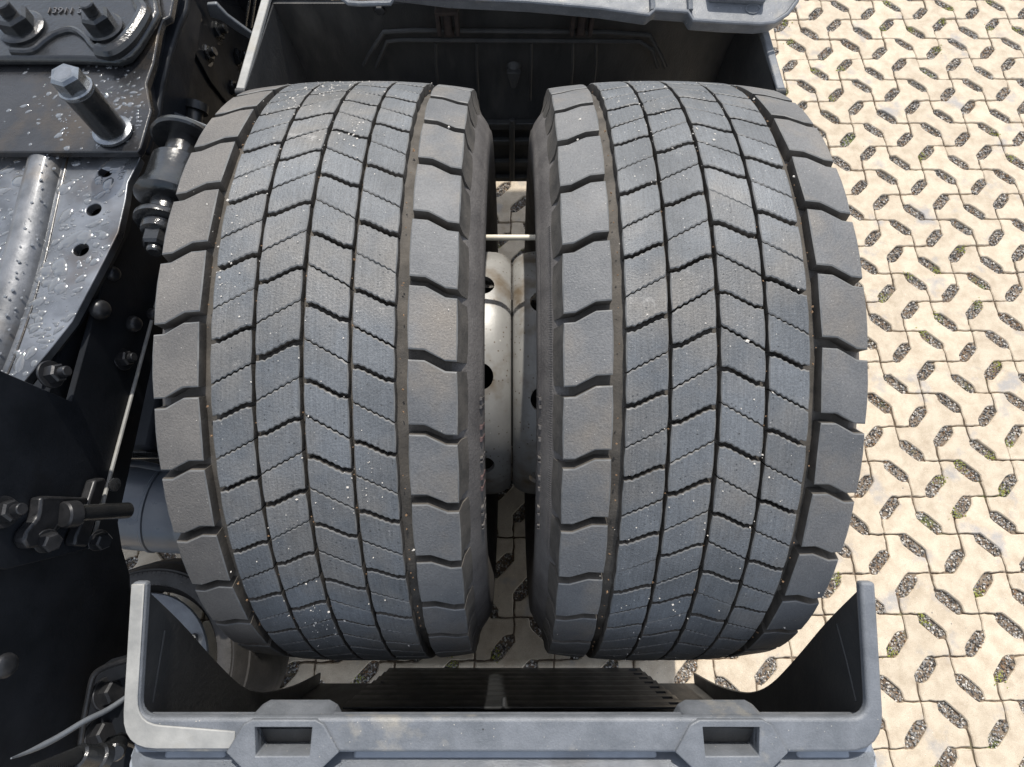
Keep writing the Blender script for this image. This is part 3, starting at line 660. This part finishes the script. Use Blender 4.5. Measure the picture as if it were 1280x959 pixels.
# pipe clamp bracket bolted to the rail
cl = thing('clamp_bracket', 'dark cast pipe clamp bracket with hex bolts on the frame rail', 'bracket', atx(90, 640, XF))
X1 = XF+.024
def P1(x, y, dx=0): return atx(x, y, X1+dx)
b = MB(); b.prism([P1(*q) for q in ((50, 640), (52, 622), (62, 620), (112, 622), (105, 638), (80, 655), (58, 684), (36, 686), (30, 676), (34, 664), (48, 648))], (-.014, 0, 0)); keep(b.build('bracket_body', M['dbolt'], None, .003, 2), cl)
b = MB(); b.prism([P1(*q) for q in ((120, 600), (132, 597), (134, 604), (110, 684), (94, 682), (95, 672), (104, 650))], (-.014, 0, 0)); keep(b.build('bracket_arm', M['dbolt'], None, .003, 2), cl)
b = MB(); a0 = P1(78, 644, .006); a1 = P1(97, 642, .012); b.cyl(a0, a1, .016, 20, bev=.002); keep(b.build('clamp_sleeve', M['dbolt']), cl)
b = MB(); b.cyl(P1(94, 642, .012), P1(162, 638, .030), .0105, 16, bev=.003)
for k in range(4):
    q0 = P1(100+k*8, 641, .012); b.box(q0+Vector((0, .006, .006)), (.004, .006, .006))
keep(b.build('clamp_pin', M['gloss']), cl)
for x, y in ((57, 676), (122, 675)):
    b = MB(); p = P1(x, y, .0); hexhead(b, p, (1, -.2, .3), .0112, .012, .0135, .0025); keep(b.build('bolt', M['dbolt']), cl)
b = MB(); b.lathe([(0, .009), (.003, .009), (.004, .006)], P1(142, 606, .0), P1(142, 606, .0)+Vector((1, 0, .2)), 16); keep(b.build('washer', M['steel']), cl)
for k in range(4):
    b = MB(); b.tube([P1(64+k*6, 664-k*3.4, -.002), P1(74+k*6, 650-k*3, -.002)], .0025, 6); keep(b.build('cast_rib', M['dbolt']), cl)

# brake cylinder beside the axle
q0 = atd(178, 634, 1.02)
bc = thing('brake_cylinder', 'blue black brake cylinder between the frame rail and left tyre', 'brake cylinder', q0)
b = MB(); b.lathe([(-.045, .045), (-.040, .058), (-.028, .068), (-.010, .0725), (.028, .0735), (.030, .0755), (.034, .0755), (.036, .0735), (.16, .0735), (.165, .06)], q0, q0+Vector((1, -.06, -.14)), 40); keep(b.build('cylinder_body', M['drum']), bc)
b = MB(); b.lathe([(.10, .076), (.102, .079), (.112, .079), (.114, .076)], q0, q0+Vector((1, -.06, -.14)), 40, caps=False); keep(b.build('clamp_band', M['drum']), bc)
# brake drum and axle
ax_ = thing('axle', 'dark axle tube with brake drum behind the left wheel', 'axle', (-.45, 0, .5))
b = MB(); b.cyl((-1.4, 0, .5), (-.20, 0, .5), .075, 32); keep(b.build('axle_tube', M['black']), ax_)
b = MB(); b.lathe([(0, .18), (.004, .205), (.02, .21), (.12, .21), (.125, .16)], (-.455, 0, .5), (1, 0, .5), 56); keep(b.build('brake_drum', M['drum']), ax_)
b = MB(); b.cyl((-.33, 0, .5), (.33, 0, .5), .14, 40, bev=.01); keep(b.build('hub', M['black']), ax_)
# hose and pipe above the brake cylinder
def wob(a, b, n, amp=.0): return [Vector(a).lerp(Vector(b), i/n) for i in range(n+1)]
h0, h1 = atd(158, 569, .93), atd(215, 569, .98)
b = MB(); pts = wob(h0, h1, 60); b.tube(pts, [.0065 if i % 2 else .0048 for i in range(61)], 10)
tag(b.build('corrugated_hose', M['gloss']), 'black corrugated hose entering behind left tyre above the smooth pipe', 'hose')
b = MB(); b.tube([atd(158, 578, .90), atd(175, 580, .92), atd(195, 584, .95), atd(225, 588, 1.0)], .0058, 12)
tag(b.build('air_pipe', M['drum']), 'smooth dark air pipe above the brake cylinder, beside left tyre', 'pipe')

# shock link at the upper left of the left tyre
s0 = atd(232, 178, .80); s1 = atd(196, 306, .735)
sd = (s1-s0).normalized(); SL = (s1-s0).length; k_ = SL/.155
sh = thing('shock_absorber', 'glossy black shock absorber mount with washers, between gusset and left tyre', 'shock absorber', s0)
def seg(name, prof, m='gloss', n=36): keep(MB().lathe([(a*k_, r*1.0) for a, r in prof], s0, s1, n).build(name, M[m]), sh)
seg('top_washer', [(-.008, .032), (-.006, .041), (0, .043), (.002, .040)], 'gloss')
seg('upper_sleeve', [(.002, .021), (.034, .022), (.036, .026)])
seg('bushing', [(.034, .030), (.037, .033), (.072, .034), (.082, .039), (.092, .041), (.096, .036), (.099, .028)])
seg('lower_sleeve', [(.097, .020), (.122, .020)])
seg('lower_washer', [(.119, .031), (.122, .033), (.127, .033), (.129, .025)])
seg('spacer', [(.128, .021), (.131, .023), (.140, .022), (.142, .018)])
b = MB(); hexhead(b, s0+sd*.141*k_, sd, .0175, .020); e = s0+sd*(.141*k_+.02); b.cyl(e-sd*.002, e+sd*.008, .010, 16, bev=.002); keep(b.build('nut', M['gloss']), sh)
b = MB(); p = s0-sd*.009; b.lathe([(0, .018), (.006, .018), (.008, .014)], p+sd*.003, p-sd, 6); keep(b.build('bolt', M['gloss']), sh)

# gusset plates at the upper left -------------------------------------------------
ZU, ZL = .905, .885
up = thing('mounting_plate', 'dirty wet black mounting plate with tall hex bolt, top left corner', 'plate', atz(90, 140, ZU))
outl = [(-60, -30), (222, -30), (216, 4), (213, 20), (203, 25), (199, 38), (192, 78), (183, 104), (186, 122), (189, 138), (176, 184), (172, 190), (-60, 190)]
pu = MB().prism([atz(x, y, ZU) for x, y in outl], (0, 0, -.012)).build('plate', M['plate'], None, .002, 2); keep(pu, up)
# turned down flange on the right edge
fl = [(238, -30), (233, 10), (224, 30), (214, 60), (203, 104), (198, 140), (184, 190), (176, 188), (189, 138), (186, 122), (183, 104), (192, 78), (199, 38), (203, 25), (213, 20), (216, 4), (222, -30)]
o = MB().prism([atz(x, y, ZU-.030) for x, y in fl], (0, 0, -.010)).build('plate_flange', M['black'], None, .003, 2); keep(o, up)
o = MB().add([atz(x, y, ZU-.004) for x, y in outl[1:12]]+[atz(x+10, y+1, ZU-.033) for x, y in outl[1:12]], [(i, i+1, 12+i-0, 11+i) for i in range(10)]).build('flange_web', M['black'], None, 0, 1, 60); keep(o, up)
# the cast bracket lying on it
ZC = ZU+.016
cast = [(-60, -30), (186, -30), (196, 0), (198, 14), (186, 34), (172, 56), (160, 70), (146, 75), (100, 73), (-60, 73)]
o = MB().prism([atz(x, y, ZC) for x, y in cast], (0, 0, -.015)).build('casting', M['gloss'], None, .006, 3); keep(o, up)
def zt(pts, z, r, n=10): return MB().tube([atz(x, y, z) for x, y in pts], r, n)
keep(zt(smooth([(170, -10), (176, 8), (180, 18), (168, 40), (154, 56), (138, 66), (124, 64)], 4), ZC+.006, .0105).build('cast_ridge', M['gloss']), up)
keep(zt(smooth([(15, 64), (40, 64), (56, 52), (72, 42), (92, 38), (108, 48), (116, 58), (126, 66)], 4), ZC+.001, .0055).build('cast_ridge', M['gloss']), up)
keep(zt(smooth([(195, -10), (196, 14), (184, 34), (168, 58), (154, 70), (140, 74), (60, 73), (-40, 72)], 4), ZC-.010, .0035).build('weld_bead', M['wet']), up)
for (cx, cy, r) in ((130, 36, .0225), (28, 36, .026)):
    b = MB(); p = atz(cx, cy, ZC); z = Vector((0, 0, 1))
    b.lathe([(0, r*1.28), (.004, r*1.28), (.006, r*1.16)], p, p+z, 36)
    hexhead(b, p+z*.005, z, r*.92, .020, None, 0, 0, .3); b.cyl(p+z*.024, p+z*.040, r*.42, 20, bev=.0015)
    keep(b.build('flange_nut', M['gloss']), up)
# embossed casting number
fc = bpy.data.curves.new('casting_number', 'FONT'); fc.body = '13911 3'; fc.size = .0165; fc.extrude = .0012; fc.align_x = 'CENTER'
fo = bpy.data.objects.new('casting_number', fc); COL.objects.link(fo); fo.location = atz(80, 17, ZC+.001); bpy.context.view_layer.update()
me = bpy.data.meshes.new_from_object(fo.evaluated_get(bpy.context.evaluated_depsgraph_get())); loc = fo.location.copy(); bpy.data.objects.remove(fo)
me.materials.clear(); me.materials.append(M['wet']); o = link('casting_number', me); o.location = loc; keep(o, up)
# tall spacer bolt standing on the plate
p = atz(143, 166, ZU); z = Vector((0, 0, 1)); b = MB()
b.lathe([(0, .024), (.002, .0265), (.006, .0265), (.008, .022)], p, p+z, 32, 0); keep(b.build('base_washer', M['steel']), up)
b = MB(); b.lathe([(.006, .0205), (.072, .0205), (.074, .0190)], p, p+z, 36); keep(b.build('spacer_sleeve', M['gloss']), up)
b = MB(); b.lathe([(.0735, .0205), (.075, .0218), (.078, .0218), (.0795, .0200)], p, p+z, 36); hexhead(b, p+z*.079, z, .0190, .020, None, 0, 0, .2); keep(b.build('hex_bolt', M['steel']), up)
o = MB().lathe([(0, .011), (.0006, .0105)], p+z*.0985, p+z*2, 24).build('bolt_stamp', M['wet']); keep(o, up)

lo = thing('gusset_plate', 'wet grey steel gusset plate covered in droplets, with three round holes', 'plate', atz(60, 330, ZL))
outg = [(-60, 196), (175, 196), (170, 208), (160, 228), (157, 250), (148, 290), (132, 322), (90, 402), (29, 479), (-60, 479)]
g = MB().prism([atz(x, y, ZL) for x, y in outg], (0, 0, -.012)).build('plate', M['wet']); 
boolcut(g, (lambda c: [c.cyl(atz(x, y, ZL)+Vector((0, 0, .02)), atz(x, y, ZL)-Vector((0, 0, .06)), .0098, 28) for x, y in ((132, 214), (117, 262), (101, 312))] and c)(MB()))
bm_ = g.modifiers.new('bevel', 'BEVEL'); bm_.width = .0012; bm_.segments = 2; bm_.limit_method = 'ANGLE'; bm_.angle_limit = radians(40); keep(g, lo)
og = [(x, y) for x, y in outg[1:9]]
o = MB().add([atz(x, y, ZL-.004) for x, y in og]+[atz(x+13, y+2, ZL-.026) for x, y in og], [(i, i+1, 9+i, 8+i) for i in range(7)]).build('edge_flange', M['black'], None, 0, 1, 60); keep(o, lo)
b = MB(); rp = smooth([(68, 186), (52, 250), (36, 318), (18, 380), (-8, 450), (-40, 520)], 4); b.tube([atz(x, y, ZL-.008) for x, y in rp], .025, 28); keep(b.build('round_ridge', M['ridge']), lo)
b = MB(); b.tube([atz(x+19+min(8, (y-186)*.02), y+2, ZL+.000) for x, y in rp], .0014, 8); keep(b.build('weld_bead', M['plate']), lo)
# droplets and puddles
def inside(x, y, poly):
    c = False
    for i in range(len(poly)):
        x1, y1 = poly[i-1]; x2, y2 = poly[i]
        if (y1 > y) != (y2 > y) and x < (x2-x1)*(y-y1)/(y2-y1)+x1: c = not c
    return c
def droplet(mb, p, r, rr, ell=1.0, ang=0):
    n = 9; wob_ = [1+rr.uniform(-.22, .22) for _ in range(n)]; vs = []
    for (q, h) in ((1, 0), (.86, .16), (.5, .26)):
        for k in range(n):
            t = 2*pi*k/n; x, y = q*r*wob_[k]*cos(t)*ell, q*r*wob_[k]*sin(t); vs.append(Vector(p)+Vector((x*cos(ang)-y*sin(ang), x*sin(ang)+y*cos(ang), h*min(r, .005))))
    vs.append(Vector(p)+Vector((0, 0, .29*min(r, .005))))
    fs = [(i*n+k, i*n+(k+1) % n, (i+1)*n+(k+1) % n, (i+1)*n+k) for i in range(2) for k in range(n)]+[(2*n+k, 2*n+(k+1) % n, 3*n) for k in range(n)]
    mb.add(vs, fs)
rr = random.Random(11); dm = MB()
holes_ = ((132, 214), (117, 262), (101, 312))
k = 0
while k < 950:
    x, y = rr.uniform(-40, 172), rr.uniform(198, 476)
    if not inside(x, y, outg) or inside(x+5, y, outg) is False or min(abs(x-a)+abs(y-b_) for a, b_ in holes_) < 17: k += 1; continue
    on = any(abs(x-(q[0]))*.97 < 17 and abs(y-q[1]) < 20 for q in rp); r = min(.0105, .0009*math.exp(rr.gauss(.70, .78)))
    if on and r > .003: k += 1; continue
    droplet(dm, atz(x, y, ZL-.002+(.0195 if on and 0 else 0)+.0021), r, rr, rr.choice((1, 1.2, 1.7, 2.3)), rr.gauss(.7, .5)); k += 1
for x, y in rp:                       # beads on the ridge
    for _ in range(7):
        t = rr.uniform(-.8, .8); p = atz(x, y+rr.uniform(-8, 8), ZL-.002); droplet(dm, p+Vector((.0245*sin(t), 0, .0245*cos(t)-.0065)), rr.uniform(.0008, .0026), rr)
tag(dm.build('droplet', M['water'], None, angle=80), kind='stuff'); keep(bpy.data.objects[dm and 'droplet'], lo)
dm = MB(); k = 0
while k < 380:
    x, y = rr.gauss(135, 50), rr.gauss(132, 34); k += 1
    if y < 78 or y > 186 or not inside(x+4, y, outl) or (abs(x-115) < 44 and abs(y-138-(x-115)*1.0) < 26): continue
    droplet(dm, atz(x, y, ZU+.0001), min(.005, .0008*math.exp(rr.gauss(.5, .5))), rr, rr.choice((1, 1.3, 2)), rr.gauss(.7, .4))
o = dm.build('droplet', M['water'], None, angle=80); tag(o, kind='stuff'); keep(o, up)

# dark structure behind, upper left
cm = thing('cross_member', 'plain black cross member in the dark gap left of the front mudguard', 'cross member', (-.6, .75, .5))
q = [(-1.3, .78, .9), (-.47, .78, .9), (-.43, .78, .75), (-.43, .78, .02), (-1.3, .78, .02)]
o = MB().prism(q, (0, .02, 0)).build('back_plate', M['black'], None, .003, 2); keep(o, cm)
sp = [(258, 6), (270, 5), (284, 20), (300, 32), (322, 48), (320, 54), (296, 40), (276, 26), (262, 22)]
b = MB().prism([aty(x, y, .62) for x, y in sp], (0, .008, 0)); tag(b.build('curved_strap', M['disc'], None, .002, 2), 'curved grey metal strap beside the front mudguard edge, in shadow', 'strap')
for i, x in enumerate((307, 314)):
    b = MB(); b.tube([aty(x+6, -8, .66), aty(x, 34, .66)], .0022, 8); tag(b.build('thin_pipe', M['steel']), ('left' if i == 0 else 'right')+' one of two thin upright pipes above the curved strap', 'pipe', 'thin pipes above the strap')
b = MB(); b.prism([atd(216, 139, .95), atd(268, 160, .95), atd(267, 163, .95), atd(217, 143, .95)], FW*.006); tag(b.build('thin_rod', M['disc'], None, .0008, 2), 'thin pale flat rod poking out above the shock absorber toward left tyre', 'rod')
b = MB(); b.cyl(atd(243, 136, 1.0), atd(240, 185, .98), .014, 18); b.cyl(atd(245, 130, 1.0), atd(244, 140, 1.0), .020, 18); tag(b.build('bump_stop', M['flap']), 'dark round stub in the shadow behind the thin rod', 'stub')

# air spring under the rear guard corner
ca = atz(170, 836, .33); 
asp = thing('air_spring', 'round grey topped rubber air spring in the lower left mudguard corner', 'air spring', ca)
z = Vector((0, 0, 1))
b = MB(); b.lathe([(-.004, .10), (-.004, .132), (0, .136), (.004, .134), (.006, .125), (.006, .02)], ca, ca+z, 72); keep(b.build('top_plate', M['disc']), asp)
pr = [(-.03, .137), (-.022, .146), (-.004, .150), (-.001, .158), (-.004, .176), (-.007, .1775), (-.0055, .181), (-.010, .184), (-.040, .193), (-.042, .1935), (-.044, .1965), (-.048, .197), (-.09, .206), (-.15, .210), (-.22, .205), (-.28, .19)]
b = MB(); b.lathe(pr, ca, ca+z, 96, caps=False); keep(b.build('bellows', M['bellow']), asp)
rb = MB()
for k in range(120):
    t = 2*pi*k/120; u = Vector((cos(t), sin(t), 0)); rb.tube([ca+u*.150+z*(-.0035), ca+u*.176+z*(-.0035)], .0007, 5)
tag(rb.build('radial_rib', M['bellow']), kind='stuff'); keep(bpy.data.objects['radial_rib'], asp)
nb = MB(); p = atz(266, 760, .325); nb.lathe([(-.01, .006), (.006, .005), (.007, .003)], p, p+z, 12); keep(nb.build('rubber_nub', M['side']), asp)
b = MB(); p = atz(233, 806, .336); b.cyl(p+Vector((-.02, 0, .004)), p+Vector((.020, .012, .006)), .010, 16, bev=.002); b.cyl(p+Vector((.006, .006, -.004)), p+Vector((.02, .014, .024)), .007, 12, bev=.001); b.cyl(p, p+z*.012, .016, 6); keep(b.build('air_fitting', M['steel']), asp)

# lower left corner: cable, bracket, bolts, hose ----------------------------------
def D2(x, y, d=.62): return atd(x, y, d)
b = MB(); pts = smooth([(14, 948), (40, 938), (72, 922), (105, 902), (135, 887), (165, 866), (190, 840)], 4)
n_ = len(pts); b.tube([D2(x, y, .60+.16*i/n_) for i, (x, y) in enumerate(pts)], [.0008+.0026*min(1, i/6) for i in range(n_)], 12)
tag(b.build('grey_cable', M['disc']), 'stiff grey cable rising from the bottom left corner to the mudguard', 'cable')
rail2 = thing('rod_bracket', 'thin bent rod bracket with two hex bolts at lower left', 'bracket', D2(120, 870, .74))
b = MB(); pts = smooth([(98, 960), (101, 930), (105, 900), (110, 874), (115, 850), (121, 840), (132, 834), (150, 828), (172, 822)], 4); b.tube([D2(x, y, .738) for x, y in pts], .0036, 10); keep(b.build('bent_rod', M['dbolt']), rail2)
for x, y in ((132, 868), (122, 920)):
    b = MB(); p = D2(x, y, .758); hexhead(b, p, (1, .25, .35), .0155, .014, .021, .005, 0, .4); keep(b.build('bolt', M['dbolt']), rail2)
o = MB().prism([D2(x, y, .762) for x, y in ((96, 975), (112, 846), (128, 832), (190, 815), (200, 975))], FW*.02).build('bracket_plate', M['black'], None, .002, 2); keep(o, rail2)
b = MB(); pts = wob(D2(40, 968, .60), D2(98, 944, .64), 44); b.tube(pts, [.0092 if i % 2 else .0070 for i in range(45)], 14)
tag(b.build('corrugated_hose', M['gloss']), 'black corrugated hose with smooth end at bottom left corner', 'hose')
ft = thing('hose_fitting', 'smooth black hose elbow fitting beside the lower left mudguard corner', 'fitting', D2(120, 945, .60))
b = MB(); p, e = D2(96, 945, .64), D2(142, 952, .68); b.lathe([(0, .010), (.002, .0125), (.024, .0135), (.026, .016), (.036, .016), (.040, .010)], p, e, 24); keep(b.build('sleeve', M['gloss']), ft)
b = MB(); b.tube([D2(128, 940, .70), D2(136, 928, .72), D2(150, 922, .74), D2(168, 930, .76)], .006, 12); b.cyl(D2(144, 942, .70), D2(147, 930, .72), .011, 16, bev=.002); keep(b.build('elbow', M['gloss']), ft)
